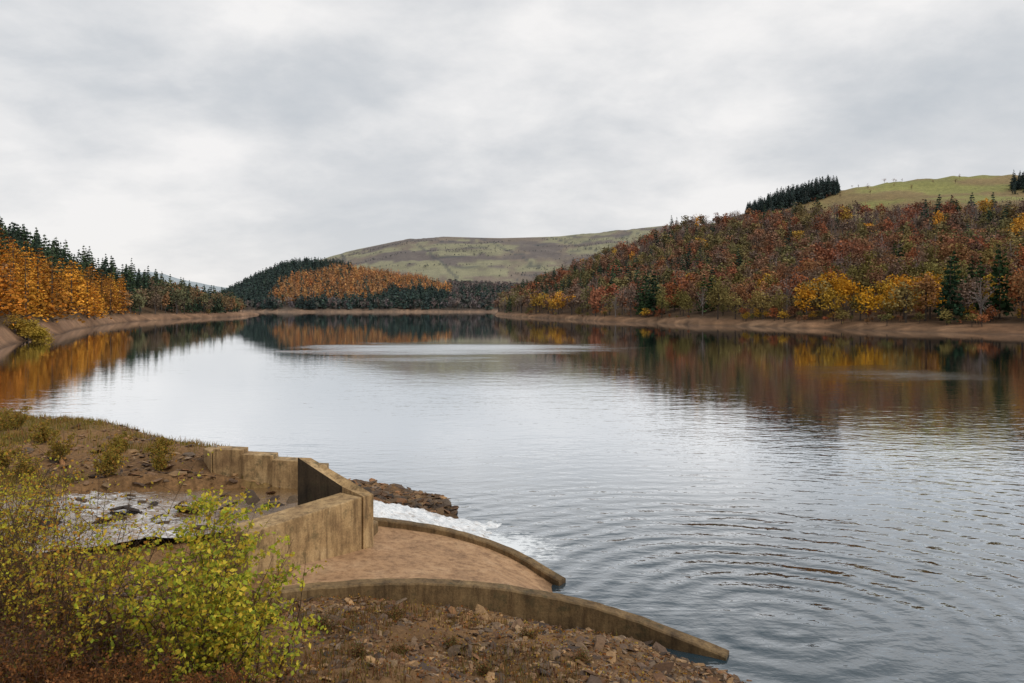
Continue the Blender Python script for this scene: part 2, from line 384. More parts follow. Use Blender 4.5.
# ------------------------------------------------------------------ stream
def stream_mat():
    m, nt, out = new_mat('stream_water')
    at = N(nt, 'ShaderNodeAttribute', attribute_name='Col'); geo = N(nt, 'ShaderNodeNewGeometry'); P = geo.outputs['Position']
    sep = N(nt, 'ShaderNodeSeparateColor'); nt.links.new(at.outputs[0], sep.inputs[0]); fo = sep.outputs[0]
    n1 = noise(nt, mapping(nt, P, (1, 2.6, 1), rot=(0, 0, .2)), 2.2, 7, .75, .6)
    n2 = noise(nt, mapping(nt, P, (2, 5, 2)), 3.0, 4, .6)
    f = math_n(nt, 'MULTIPLY', math_n(nt, 'SUBTRACT', math_n(nt, 'ADD', n1, math_n(nt, 'MULTIPLY', fo, .42)), .70), 4.5, True)
    b = N(nt, 'ShaderNodeBump'); b.inputs['Distance'].default_value = .10; b.inputs['Strength'].default_value = .5
    nt.links.new(n2, b.inputs['Height'])
    w = N(nt, 'ShaderNodeMixShader'); fr = N(nt, 'ShaderNodeFresnel'); fr.inputs['IOR'].default_value = 1.5
    nt.links.new(b.outputs[0], fr.inputs['Normal']); nt.links.new(math_n(nt, 'MULTIPLY', fr.outputs[0], 2.2, True), w.inputs[0])
    wd = N(nt, 'ShaderNodeBsdfDiffuse'); wd.inputs[0].default_value = (.22, .125, .05, 1)
    wg = N(nt, 'ShaderNodeBsdfGlossy'); wg.inputs['Roughness'].default_value = .08; nt.links.new(b.outputs[0], wg.inputs['Normal'])
    nt.links.new(wd.outputs[0], w.inputs[1]); nt.links.new(wg.outputs[0], w.inputs[2])
    d = N(nt, 'ShaderNodeBsdfDiffuse'); nt.links.new(ramp(nt, n2, [(.3, (.5, .54, .57)), (.6, (.8, .81, .82))]), d.inputs[0]); nt.links.new(b.outputs[0], d.inputs['Normal'])
    mx = N(nt, 'ShaderNodeMixShader'); nt.links.new(f, mx.inputs[0]); nt.links.new(w.outputs[0], mx.inputs[1]); nt.links.new(d.outputs[0], mx.inputs[2])
    nt.links.new(mx.outputs[0], out.inputs[0]); return m
def build_stream():
    C = catmull(SC[::4], 16); n = len(C); w = 61
    T = np.gradient(C[:, :2], axis=0); T /= np.linalg.norm(T, axis=1)[:, None]; Nn = np.stack([-T[:, 1], T[:, 0]], 1)
    u = np.linspace(-1, 1, w)
    V = np.zeros((n, w, 3)); hw = (C[:, 3] + .3)[:, None, None]
    V[:, :, :2] = C[:, None, :2] + Nn[:, None, :] * u[None, :, None] * hw
    foam = np.clip(C[:, 4], 0, 1)[:, None] * np.ones(w)
    V[:, :, 2] = C[:, 2][:, None] - .05 * np.abs(u) ** 3 + foam * ((fbm(V[:, :, 0] * 2.5, V[:, :, 1] * 5, 5, 70) - .5) * .38)
    V[-14:, :, 2] -= np.linspace(0, .25, 14)[:, None]
    idx = np.arange(n * w).reshape(n, w)
    F = np.stack([idx[:-1, :-1], idx[1:, :-1], idx[1:, 1:], idx[:-1, 1:]], -1).reshape(-1, 4)
    fc = np.repeat(foam.reshape(-1, 1), 3, 1)
    add_mesh('stream_water', V, F, stream_mat(), fc, smooth=True)
build_stream()

# ------------------------------------------------------------------ concrete works
def bevel(o, w=.02, seg=2):
    md = o.modifiers.new('bevel', 'BEVEL'); md.width = w; md.segments = seg; md.limit_method = 'ANGLE'; md.angle_limit = math.radians(35)
def prism(name, poly, ztop, zbot, mat, parent=None, bw=.03, darkside=None):
    n = len(poly); V = [(p[0], p[1], z) for p, z in zip(poly, ztop)] + [(p[0], p[1], zbot) for p in poly]
    m = bpy.data.meshes.new(name)
    F = [list(range(n)), list(range(2 * n - 1, n - 1, -1))] + [[i, n + i, n + (i + 1) % n, (i + 1) % n] for i in range(n)]
    m.from_pydata(V, [], F); m.update(); m.materials.append(mat)
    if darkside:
        m.materials.append(M_SHADECON)
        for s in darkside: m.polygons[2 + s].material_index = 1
    o = bpy.data.objects.new(name, m); scene.collection.objects.link(o)
    if parent: o.parent = parent
    bevel(o, bw); return o
def empty(name):
    e = bpy.data.objects.new(name, None); scene.collection.objects.link(e); return e
def kerb(name, C, w, depth, mat, parent):
    C = np.asarray(C); n = len(C)
    T = np.gradient(C[:, :2], axis=0); T /= np.linalg.norm(T, axis=1)[:, None]; Nn = np.stack([-T[:, 1], T[:, 0]], 1)
    jit = (fbm(C[:, 0] * 3, C[:, 1] * 3, 3, 80) - .5) * .06
    prof = [(-w / 2, -depth), (-w / 2, -.03), (-w / 2 + .03, 0), (w / 2 - .03, 0), (w / 2, -.03), (w / 2, -depth)]
    V = []
    for i in range(n):
        for a, b in prof:
            V.append((C[i, 0] + Nn[i, 0] * (a + jit[i]), C[i, 1] + Nn[i, 1] * (a + jit[i]), C[i, 2] + b + (jit[(i * 3) % n] * .5 if b > -.1 else 0)))
    k = len(prof); F = []
    for i in range(n - 1):
        for j in range(k):
            F.append([i * k + j, i * k + (j + 1) % k, (i + 1) * k + (j + 1) % k, (i + 1) * k + j])
    m = bpy.data.meshes.new(name); m.from_pydata(V, [], F + [list(range(k))[::-1], [(n - 1) * k + j for j in range(k)]]); m.update()
    m.materials.append(mat); o = bpy.data.objects.new(name, m); scene.collection.objects.link(o); o.parent = parent; return o

spill = empty('concrete_spillway_apron')
kerb('lake_kerb', KA, .30, .8, M_CURB, spill)
kerb('bank_kerb', KB, .34, .9, M_CURB, spill)
def build_apron():
    nA, nB = 60, 30
    tA = np.linspace(0, 1, nA)
    def samp(C, t):
        L = np.r_[0, np.cumsum(np.linalg.norm(np.diff(C[:, :2], axis=0), axis=1))]; L /= L[-1]
        return np.stack([np.interp(t, L, C[:, i]) for i in range(3)], 1)
    A = samp(KA, tA); B = samp(KB, tA)
    A[:, 2] -= .16
    B[:, 2] -= .08; B[:, 2] -= .36 * np.maximum(0, B[:, 0] - .1)
    s = np.linspace(0, 1, nB)[None, :, None]
    V = A[:, None] * (1 - s) + B[:, None] * s
    V[:, :, 2] -= .06 * np.sin(np.pi * s[:, :, 0]) 
    idx = np.arange(nA * nB).reshape(nA, nB)
    F = np.stack([idx[:-1, :-1], idx[:-1, 1:], idx[1:, 1:], idx[1:, :-1]], -1).reshape(-1, 4)
    add_mesh('apron_slab', V, F, M_APR, smooth=True, parent=spill)
build_apron()

ww = empty('concrete_wing_wall')
prism('wall_body', [(-5.45, 15.28), (-3.63, 17.9), (-4.25, 18.36), (-6.1, 15.72)], [2.30, 2.38, 2.38, 2.30], .3, M_CON, ww, .025)
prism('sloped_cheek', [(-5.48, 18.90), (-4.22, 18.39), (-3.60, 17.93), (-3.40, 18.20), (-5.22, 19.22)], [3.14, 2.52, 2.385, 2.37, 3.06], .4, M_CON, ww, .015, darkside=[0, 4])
prism('end_toe', [(-4.6, 19.05), (-3.6, 18.5), (-3.5, 19.4), (-4.2, 19.9)], [1.75, 1.5, 1.35, 1.45], .3, M_CURB, ww)

sw = empty('stepped_concrete_wall')
xs = [-9.0, -8.1, -7.15, -6.35, -5.55]
for i in range(4):
    x0, x1 = xs[i], xs[i + 1]; zt = 2.70 - .145 * i
    y0 = 22.25 - .10 * i
    prism('step_%d' % (i + 1), [(x0 + .002, y0), (x1 - .002, y0 - .03), (x1 - .002, y0 + .5), (x0 + .002, y0 + .53)],
          [zt, zt - .03, zt - .03, zt], .6, M_CON, sw, .015)
prism('return_wall', [(-9.55, 22.9), (-9.02, 22.2), (-9.02, 22.75), (-9.4, 23.3)], [2.6, 2.6, 2.6, 2.6], .6, M_CON, sw)

# ------------------------------------------------------------------ stones
def ico():
    t = (1 + 5 ** .5) / 2
    v = np.array([(-1,t,0),(1,t,0),(-1,-t,0),(1,-t,0),(0,-1,t),(0,1,t),(0,-1,-t),(0,1,-t),(t,0,-1),(t,0,1),(-t,0,-1),(-t,0,1)], float); v /= np.linalg.norm(v[0])
    f = np.array([(0,11,5),(0,5,1),(0,1,7),(0,7,10),(0,10,11),(1,5,9),(5,11,4),(11,10,2),(10,7,6),(7,1,8),(3,9,4),(3,4,2),(3,2,6),(3,6,8),(3,8,9),(4,9,5),(2,4,11),(6,2,10),(8,6,7),(9,8,1)])
    return v, f
IV, IF = ico()
def stones(name, xy, size, cols, flat=.42, sink=.25, zf=None):
    n = len(xy); V = np.repeat(IV[None], n, 0) 
    V = np.sign(V) * np.abs(V) ** .5
    V *= (1 + (R.rand(n, 12, 1) - .5) * .6)
    sc = np.stack([R.uniform(.7, 1.7, n), R.uniform(.4, .95, n), R.uniform(.12, .5, n) * flat * 1.6], 1) * size[:, None] * .5
    V = V * sc[:, None]
    for ax, mx in ((0, .45), (1, .45), (2, 6.28)):
        a = R.uniform(-mx, mx, n); c, s = np.cos(a), np.sin(a); i, j = [(1, 2), (0, 2), (0, 1)][ax]
        p, q = V[:, :, i].copy(), V[:, :, j].copy()
        V[:, :, i] = p * c[:, None] - q * s[:, None]; V[:, :, j] = p * s[:, None] + q * c[:, None]
    z = H(xy[:, 0], xy[:, 1]) if zf is None else zf
    V += np.stack([xy[:, 0], xy[:, 1], z + size * sink * .3], 1)[:, None]
    F = (IF[None] + (np.arange(n) * 12)[:, None, None]).reshape(-1, 3)
    return add_mesh(name, V.reshape(-1, 3), F, M_STONE, np.repeat(cols, 12, 0))
def stone_cols(n, warm=.6):
    pal = np.array([(.20,.12,.065),(.15,.10,.06),(.27,.18,.10),(.12,.08,.055),(.20,.145,.10),(.34,.21,.10),(.08,.056,.042),(.26,.13,.055),(.15,.08,.04)])
    return pal[R.randint(0, len(pal), n)] * R.uniform(.5, 1.2, (n, 1))
def clear_of_apron(x, y):
    yb = np.interp(x, KB[:, 0], KB[:, 1])
    return ~((y > yb - .25) & (y < 20.5) & (x > -6.6) & (x < 4.4))
n = 24000
x = R.uniform(-7, 5.5, n); y = R.uniform(8.5, 16, n)
z = H(x, y); k = clear_of_apron(x, y) & (z > -.25) & ((z < .5) | (fbm(x * 1.1, y * 1.1, 4, 140) + R.normal(0, .08, n) > .48)); x, y = x[k], y[k]
sz = np.clip(R.lognormal(-3.05, .72, len(x)), .018, .42)
stones('rubble_stones', np.stack([x, y], 1), sz, stone_cols(len(x)))
n = 9000
y = R.uniform(17, 34, n); x = R.uniform(-.75, -.05, n) * y - 1
k = clear_of_apron(x, y); x, y = x[k], y[k]; z = H(x, y)
dS = np.min(np.hypot(x[:, None] - SC[None, ::3, 0], y[:, None] - SC[None, ::3, 1]) - SC[None, ::3, 3], 1)
k = (z > -.2) & (dS > .0) & ((R.rand(len(x)) < .2) | (z < 1.2) | (dS < .8) | (fbm(x * .5, y * .5, 5, 40) < .43)); x, y = x[k], y[k]
stones('bank_stones', np.stack([x, y], 1), np.clip(R.lognormal(-2.4, .6, len(x)), .04, .45), stone_cols(len(x)))
n = 420; t = R.rand(n); x = -6.2 + t * 3.9 + R.normal(0, .25, n); y = 23.6 + t * 2.0 + R.normal(0, .45, n)
stones('spit_rocks', np.stack([x, y], 1), R.uniform(.12, .5, n), stone_cols(n) * .6, zf=np.maximum(H(x, y), -.05))
n = 50; t = R.rand(n); x = -4.2 + t * 3.0; y = 23.2 - t * .1 + R.normal(0, .2, n)
stones('outflow_rocks', np.stack([x, y], 1), R.uniform(.15, .4, n), stone_cols(n) * .5, zf=np.maximum(H(x, y), -.1))
n = 90; i = R.randint(4, 44, n); x = SC[i, 0] + R.normal(0, 1.0, n); y = SC[i, 1] + R.normal(0, 1.0, n)
stones('stream_rocks', np.stack([x, y], 1), R.uniform(.2, .5, n), stone_cols(n) * .5, zf=SC[i, 2] - .03, sink=.1)

# ------------------------------------------------------------------ tree prototypes (unit height)
def quads(c, s, flatness=None, aspect=1.0, up=None):
    n = len(c); a = R.normal(size=(n, 3)); 
    if up is not None: a[:, 2] *= up
    a /= np.linalg.norm(a, axis=1)[:, None] + 1e-9
    b = R.normal(size=(n, 3)); b -= a * (a * b).sum(1)[:, None]; b /= np.linalg.norm(b, axis=1)[:, None] + 1e-9
    s = np.asarray(s).reshape(-1, 1) * np.ones((n, 1)); a = a * s; b = b * s * aspect
    return np.stack([c - a * .5, c + b * .5, c + a * .5, c - b * .5], 1).reshape(-1, 3)
def tube(P, r, k=4):
    P = np.asarray(P, float); n = len(P); T = np.gradient(P, axis=0); T /= np.linalg.norm(T, axis=1)[:, None] + 1e-9
    ref = np.array([.31, .95, .1]); A = np.cross(T, ref); A /= np.linalg.norm(A, axis=1)[:, None] + 1e-9; B = np.cross(T, A)
    an = np.arange(k) * 2 * np.pi / k; r = np.asarray(r).reshape(-1, 1, 1)
    V = P[:, None] + r * (np.cos(an)[None, :, None] * A[:, None] + np.sin(an)[None, :, None] * B[:, None])
    F = [[i * k + j, i * k + (j + 1) % k, (i + 1) * k + (j + 1) % k, (i + 1) * k + j] for i in range(n - 1) for j in range(k)]
    return V.reshape(-1, 3), np.array(F)
class Proto: pass
def finish(leafV, leafC, woods):
    V = [leafV]; F = [np.arange(len(leafV)).reshape(-1, 4)]; C = [leafC]; L = [np.ones(len(leafV))]; o = len(leafV)
    for v, f in woods:
        V.append(v); F.append(f + o); C.append(np.ones(len(v))); L.append(np.zeros(len(v))); o += len(v)
    p = Proto(); p.V = np.concatenate(V); p.F = np.concatenate(F); p.C = np.concatenate(C); p.L = np.concatenate(L); return p
def decid(nleaf, size, nb=6, k=3, low=.10):
    nl = R.randint(11, 18); c = R.normal(size=(nl, 3)); c /= np.linalg.norm(c, axis=1)[:, None]
    c *= R.uniform(.35, 1., (nl, 1)) * np.array([.21, .21, .33]); c[:, 2] += .53
    rad = R.uniform(.09, .17, nl)
    li = R.randint(0, nl, nleaf); d = R.normal(size=(nleaf, 3)); d /= np.linalg.norm(d, axis=1)[:, None]
    p = c[li] + d * rad[li][:, None] * R.uniform(.5, 1.12, (nleaf, 1)); p[:, 2] = np.clip(p[:, 2], low, 1.03)
    s = size * R.uniform(.6, 1.4, nleaf)
    lc = R.uniform(.72, 1.25, nl)[li] * R.uniform(.8, 1.2, nleaf)
    woods = [tube([(0, 0, -.03), (.01, 0, .25), (.0, .02, .5), (.01, .0, .8)], [.02, .015, .01, .003], k)]
    for i in range(nb):
        e = c[i % nl] + R.normal(0, .03, 3); z0 = R.uniform(.2, .45); woods.append(tube([(0, 0, z0), (e[0] * .5, e[1] * .5, (z0 + e[2]) * .5 + .02), tuple(e)], [.009, .006, .002], k))
    return finish(quads(p, s), np.repeat(lc, 4), woods)
def conif(nleaf, size, w=.17, power=1.0, sparse=False, k=3):
    t = R.uniform(0, 1, nleaf) ** .75; z = 1 - t * .88
    nt_ = 13; tier = np.floor(z * nt_) / nt_; zz = tier + (z - tier) * .55
    r = w * (1 - zz) ** power * (1.1 + .25 * np.sin(z * 60)) * np.sqrt(R.uniform(.12, 1.0, nleaf)) + .004
    a = R.uniform(0, 6.283, nleaf); lob = 1 + .22 * np.sin(a * 3 + tier * 40) 
    r = r * lob; zz = zz - r * .35 + .01
    p = np.stack([r * np.cos(a), r * np.sin(a), zz], 1)
    s = size * (0.45 + .8 * (1 - zz)) * R.uniform(.7, 1.3, nleaf)
    lc = R.uniform(.65, 1.3, nleaf) * (0.85 + .3 * np.sin(a * 2 + tier * 20))
    return finish(quads(p, s, up=.45), np.repeat(lc, 4), [tube([(0, 0, -.03), (0, 0, .5), (0, 0, 1.0)], [.014, .009, .001], k)])
D_HI = [decid(650, .040) for _ in range(10)]; D_MID = [decid(260, .058) for _ in range(12)]; D_LO = [decid(46, .13, nb=0) for _ in range(8)]
D_SP = [decid(260, .028, nb=18) for _ in range(6)]
C_HI = [conif(420, .055, .18) for _ in range(6)]; C_MID = [conif(200, .075, .18) for _ in range(6)]; C_LO = [conif(46, .15, .17) for _ in range(6)]
L_HI = [conif(560, .036, .23, .7) for _ in range(8)]
L_LO = [conif(50, .13, .22, .6) for _ in range(6)]

def forest(name, protos, x, y, h, cols, mat=M_FOL, wood=(.07, .055, .045), wide=1.0, haze=0.0, parent=None):
    n = len(x)
    if n == 0: return
    z = H(x, y); which = R.randint(0, len(protos), n); VV, FF, CC = [], [], []; off = 0
    for pi, p in enumerate(protos):
        k = np.where(which == pi)[0]
        if len(k) == 0: continue
        a = R.uniform(0, 6.283, len(k)); c, s = np.cos(a)[:, None], np.sin(a)[:, None]; hh = h[k][:, None]; w = hh * R.uniform(.8, 1.25, (len(k), 1)) * wide
        V = np.stack([(p.V[:, 0] * c - p.V[:, 1] * s) * w + x[k][:, None], (p.V[:, 0] * s + p.V[:, 1] * c) * w + y[k][:, None], p.V[:, 2] * hh + z[k][:, None]], -1)
        col = cols[k][:, None] * p.C[None, :, None]
        col = np.where(p.L[None, :, None] > .5, col, np.array(wood)[None, None])
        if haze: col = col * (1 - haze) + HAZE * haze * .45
        VV.append(V.reshape(-1, 3)); CC.append(col.reshape(-1, 3)); FF.append((p.F[None] + (off + np.arange(len(k)) * len(p.V))[:, None, None]).reshape(-1, 4)); off += len(k) * len(p.V)
    return add_mesh(name, np.concatenate(VV), np.concatenate(FF), mat, np.clip(np.concatenate(CC), 0, 1))
def scatter(n, b0, b1, Y0, Y1, mind=None):
    Y = np.sqrt(R.uniform(Y0 ** 2, Y1 ** 2, n)); b = R.uniform(b0, b1, n); return (b - 512) / 740 * Y, Y, b
def pick(pal, n, jit=.18):
    pal = np.array(pal); return pal[R.randint(0, len(pal), n)] * R.uniform(1 - jit, 1 + jit, (n, 1)) * R.uniform(.95, 1.05, (n, 3))
def thin(x, y, dmin):
    """keep trees at least dmin apart (grid based)"""
    cell = {}; keep = np.zeros(len(x), bool)
    for i in range(len(x)):
        g = (int(x[i] // dmin), int(y[i] // dmin)); ok = True
        for a in (-1, 0, 1):
            for b in (-1, 0, 1):
                for j in cell.get((g[0] + a, g[1] + b), ()):
                    if (x[i] - x[j]) ** 2 + (y[i] - y[j]) ** 2 < dmin * dmin: ok = False; break
                if not ok: break
            if not ok: break
        if ok: keep[i] = True; cell.setdefault(g, []).append(i)
    return keep

# --- right hillside
x, y, b = scatter(12000, 490, 1230, 165, 660)
z, hid, s = H(x, y, True)
tl = I(b, TREELINE)
k = (hid == 0) & (z > 1.9) & (s < tl + (vnoise(x * .03, y * .03, 90) - .5) * .08)
x, y, b, s = x[k], y[k], b[k], s[k]
k = thin(x, y, 5.6); x, y, b, s = x[k], y[k], b[k], s[k]
zone = fbm(x * .018, y * .018, 3, 95); zone2 = fbm(x * .03, y * .03, 3, 99); zone3 = fbm(x * .05, y * .05, 2, 107)
pc = .03 + .6 * ss(.54, .62, zone) * ss(740, 580, b) * ss(.95, .7, s) + .08 * ss(.60, .68, zone2) * ss(600, 700, b)
pc = np.where((b > 936) & (b < 1008) & (s < .12), .75, pc); pc = np.where((b > 530) & (b < 640) & (s > .2) & (s < .65), np.maximum(pc, .38), pc)
isC = R.rand(len(x)) < pc
PAL = np.array([(.32,.115,.05),(.28,.105,.05),(.30,.15,.07),(.24,.125,.07),(.20,.13,.09),(.24,.175,.065),(.19,.155,.055)])
t = np.clip((zone3 - .25) / .5 + R.normal(0, .17, len(x)), 0, .999) * len(PAL)
cols = PAL[t.astype(int)] * R.uniform(.75, 1.2, (len(x), 1)) * R.uniform(.95, 1.05, (len(x), 3))
OLI = [(.20,.165,.055),(.17,.15,.055),(.23,.18,.06)]; RUS = [tuple(p) for p in PAL[:4]]
GLD = [(.58,.29,.03),(.52,.25,.03),(.44,.26,.04)]
gold = (s < .11) & (R.rand(len(x)) < .8) & (((b > 803) & (b < 858)) | ((b > 876) & (b < 936)))
gold |= (R.rand(len(x)) < .012) | ((s < .12) & (b > 505) & (b < 575) & (R.rand(len(x)) < .4)) | ((s < .2) & (b > 700) & (R.rand(len(x)) < .06))
gold |= (b > 1008) & (b < 1045) & (s > .38) & (s < .5)
isC &= ~gold
cols[gold] = pick(GLD, gold.sum())
hgt = R.uniform(11, 17, len(x))
bare = ~isC & ~gold & (R.rand(len(x)) < .14 + .35 * ss(.6, .9, s / I(b, TREELINE)))
nearm = y < 330
A = ~isC & ~bare
forest('autumn_woodland', D_HI, x[A & nearm], y[A & nearm], hgt[A & nearm], cols[A & nearm], wide=1.15)
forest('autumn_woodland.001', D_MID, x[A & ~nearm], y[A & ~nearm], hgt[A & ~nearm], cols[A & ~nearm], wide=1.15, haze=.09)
forest('bare_woodland', D_SP, x[bare], y[bare], hgt[bare], pick([(.22,.145,.12),(.23,.135,.10)], bare.sum()), wood=(.20, .17, .15), haze=.08, wide=1.1)
GRN = [(.035,.065,.03),(.045,.08,.033),(.03,.056,.03),(.055,.085,.03)]
forest('conifer_woodland', C_HI, x[isC & nearm], y[isC & nearm], hgt[isC & nearm] * 1.2, pick(GRN, (isC & nearm).sum()), wide=1.15)
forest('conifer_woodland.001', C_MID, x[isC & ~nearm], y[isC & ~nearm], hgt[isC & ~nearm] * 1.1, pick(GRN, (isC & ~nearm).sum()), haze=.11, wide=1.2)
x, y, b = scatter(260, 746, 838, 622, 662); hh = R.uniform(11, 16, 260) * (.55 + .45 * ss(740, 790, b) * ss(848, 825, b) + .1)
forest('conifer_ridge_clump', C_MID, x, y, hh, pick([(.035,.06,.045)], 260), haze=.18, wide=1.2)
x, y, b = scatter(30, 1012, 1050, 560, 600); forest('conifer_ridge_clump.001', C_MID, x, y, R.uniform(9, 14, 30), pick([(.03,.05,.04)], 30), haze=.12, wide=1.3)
x, y, b = scatter(36, 680, 960, 600, 655); forest('ridge_trees', D_SP, x, y, R.uniform(3, 6, 36), pick(RUS, 36), haze=.08)
x, y, b = scatter(4200, 500, 1100, 165, 560); z, hid, s = H(x, y, True); k = (hid == 0) & (z > 1.25) & (s < .06)
forest('shore_scrub', D_MID, x[k], y[k], R.uniform(1.5, 6, k.sum()), pick(OLI + RUS + GLD[2:], k.sum()), wide=1.5)

# --- left bank
x, y, b = scatter(5200, -200, 250, 60, 640)
z, hid, s = H(x, y, True)
k = (hid == 5) & (z > 2.3); x, y, b, s, z = x[k], y[k], b[k], s[k], z[k]
k = thin(x, y, 4.2); x, y, b, s, z = x[k], y[k], b[k], s[k], z[k]
zl = vnoise(x * .05, y * .05, 151)
lar = (b < 124) & (s < .58 + (zl - .5) * .3) & (R.rand(len(x)) < .94); con = ~lar & ((s > .42) & (b < 150) | (R.rand(len(x)) < .30))
oth = ~lar & ~con
hL = R.uniform(10, 18, len(x)) * (1 - .2 * (s < .06))
GL = [(.54,.22,.035),(.47,.18,.03),(.58,.27,.04),(.40,.17,.04),(.30,.155,.05)]
forest('larch_woodland', L_HI, x[lar], y[lar], hL[lar], pick(GL, lar.sum(), .26), wood=(.08,.06,.045), wide=1.35)
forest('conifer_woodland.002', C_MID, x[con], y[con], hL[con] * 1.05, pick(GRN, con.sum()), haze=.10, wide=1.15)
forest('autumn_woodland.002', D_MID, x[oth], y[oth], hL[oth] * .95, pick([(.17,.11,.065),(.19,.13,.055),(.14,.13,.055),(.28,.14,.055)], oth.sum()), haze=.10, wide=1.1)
x, y, b = scatter(2600, -200, 236, 60, 600); z, hid, s = H(x, y, True); k = (hid == 5) & (z > 1.8) & (s < .06)
forest('shore_scrub.001', D_MID, x[k], y[k], R.uniform(1.5, 5, k.sum()), pick(OLI + RUS[:4] + [(.2,.13,.05)], k.sum()), wide=1.5)
n = 22; x = -97 + R.normal(0, 2.4, n); y = 150 + R.normal(0, 3, n)
forest('yellow_bush', D_HI, x, y, R.uniform(3, 5.5, n), pick([(.38,.27,.04),(.34,.22,.04)], n), wide=1.5)

# --- far valley side (mixed plantation)
x, y, b = scatter(9500, 205, 560, 850, 1330); z, hid, s = H(x, y, True); k = (hid == 1) & (z > 2.4); x, y, b, s = x[k], y[k], b[k], s[k]
edge = (fbm(x * .012, y * .012, 4, 120) - .5) * 2
top = I(b, [(270,.30),(290,.50),(320,.70),(345,.97),(380,.98),(415,.92),(440,.7),(460,.45)]) + edge * .22
bot = I(b, [(270,.06),(330,.08),(375,.16),(390,.36),(440,.36),(460,.45)]) + edge * .10
lar = (b > 272 + edge * 18) & (b < 455 + edge * 14) & (s > bot) & (s < top) & (R.rand(len(x)) < .90)
mixd = (b > 448) & ~lar & (R.rand(len(x)) < .8) | (~lar & (s < .12) & (R.rand(len(x)) < .5))
con = ~lar & ~mixd & ~((b > 352) & (s > .6))
hh = R.uniform(8, 18, len(x))
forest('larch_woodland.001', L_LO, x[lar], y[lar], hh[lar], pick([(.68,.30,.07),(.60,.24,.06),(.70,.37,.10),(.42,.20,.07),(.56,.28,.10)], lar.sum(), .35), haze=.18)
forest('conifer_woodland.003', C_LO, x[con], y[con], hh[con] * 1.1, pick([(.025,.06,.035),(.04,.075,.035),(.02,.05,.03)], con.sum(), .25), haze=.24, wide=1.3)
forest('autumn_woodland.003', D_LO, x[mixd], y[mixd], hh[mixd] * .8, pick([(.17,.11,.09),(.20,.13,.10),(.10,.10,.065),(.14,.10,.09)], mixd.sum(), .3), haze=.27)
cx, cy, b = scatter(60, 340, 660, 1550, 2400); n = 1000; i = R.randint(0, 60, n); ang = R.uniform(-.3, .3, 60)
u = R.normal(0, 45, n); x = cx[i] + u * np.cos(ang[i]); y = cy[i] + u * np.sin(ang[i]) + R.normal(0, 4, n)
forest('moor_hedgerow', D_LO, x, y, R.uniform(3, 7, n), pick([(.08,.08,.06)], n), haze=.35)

# ------------------------------------------------------------------ grass and weeds on the near bank
def blades(name, x, y, h, w, cols):
    n = len(x); z = H(x, y); a = R.uniform(0, 6.283, n); l = R.uniform(.1, .7, n) * h
    dx, dy = np.cos(a), np.sin(a); px, py = -dy * w / 2, dx * w / 2
    base = np.stack([x, y, z - .01], 1); P = np.stack([px, py, np.zeros(n)], 1); lean = np.stack([dx * l, dy * l, h], 1)
    mid = base + lean * np.array([.4, .4, .62])
    V = np.stack([base - P, base + P, mid + P * .7, mid - P * .7, mid + P * .7, mid - P * .7, base + lean - P * .05, base + lean + P * .05], 1)
    F = np.array([[0, 1, 2, 3], [5, 4, 7, 6]])[None] + (np.arange(n) * 8)[:, None, None]
    return add_mesh(name, V.reshape(-1, 3), F.reshape(-1, 4), M_LEAF, np.repeat(cols, 8, 0))
n = 70000
y = R.uniform(15, 35, n); x = R.uniform(-.78, -.3, n) * y; z = H(x, y)
dS = np.min(np.hypot(x[:, None] - SC[None, ::3, 0], y[:, None] - SC[None, ::3, 1]) - SC[None, ::3, 3], 1)
k = (z > 1.3) & (dS > .25) & (fbm(x * .5, y * .5, 5, 40) * .5 + fbm(x * .13, y * .13, 3, 44) * .5 + R.normal(0, .04, n) > .49) & clear_of_apron(x, y)
x, y = x[k], y[k]
blades('grass', x, y, R.uniform(.06, .28, len(x)), R.uniform(.012, .03, len(x)), pick([(.20,.16,.04),(.29,.20,.06),(.19,.17,.035),(.35,.23,.08),(.26,.13,.05)], len(x)))
n = 34000; x = R.uniform(-9, 3.2, n); y = R.uniform(7, 14.8, n)
k = (fbm(x * .9, y * .9, 4, 130) + .06 * ss(-2, -6, x) > .53) & clear_of_apron(x, y) & (H(x, y) > .3); x, y = x[k], y[k]
blades('bank_grass', x, y, R.uniform(.04, .2, len(x)), R.uniform(.008, .016, len(x)), pick([(.17,.13,.04),(.22,.14,.06),(.13,.11,.03),(.21,.10,.045),(.12,.055,.03)], len(x)))
n = 7000; x = R.uniform(-8, 4, n); y = R.uniform(8, 15.3, n); k = clear_of_apron(x, y) & (H(x, y) > .15); x, y = x[k], y[k]
add_mesh('fallen_leaves', quads(np.stack([x, y, H(x, y) + R.uniform(.02, .09, len(x))], 1), R.uniform(.025, .05, len(x))), np.arange(len(x) * 4).reshape(-1, 4), M_LEAF,
         np.repeat(pick([(.34,.18,.04),(.26,.10,.03),(.40,.28,.06),(.16,.08,.04)], len(x)), 4, 0))

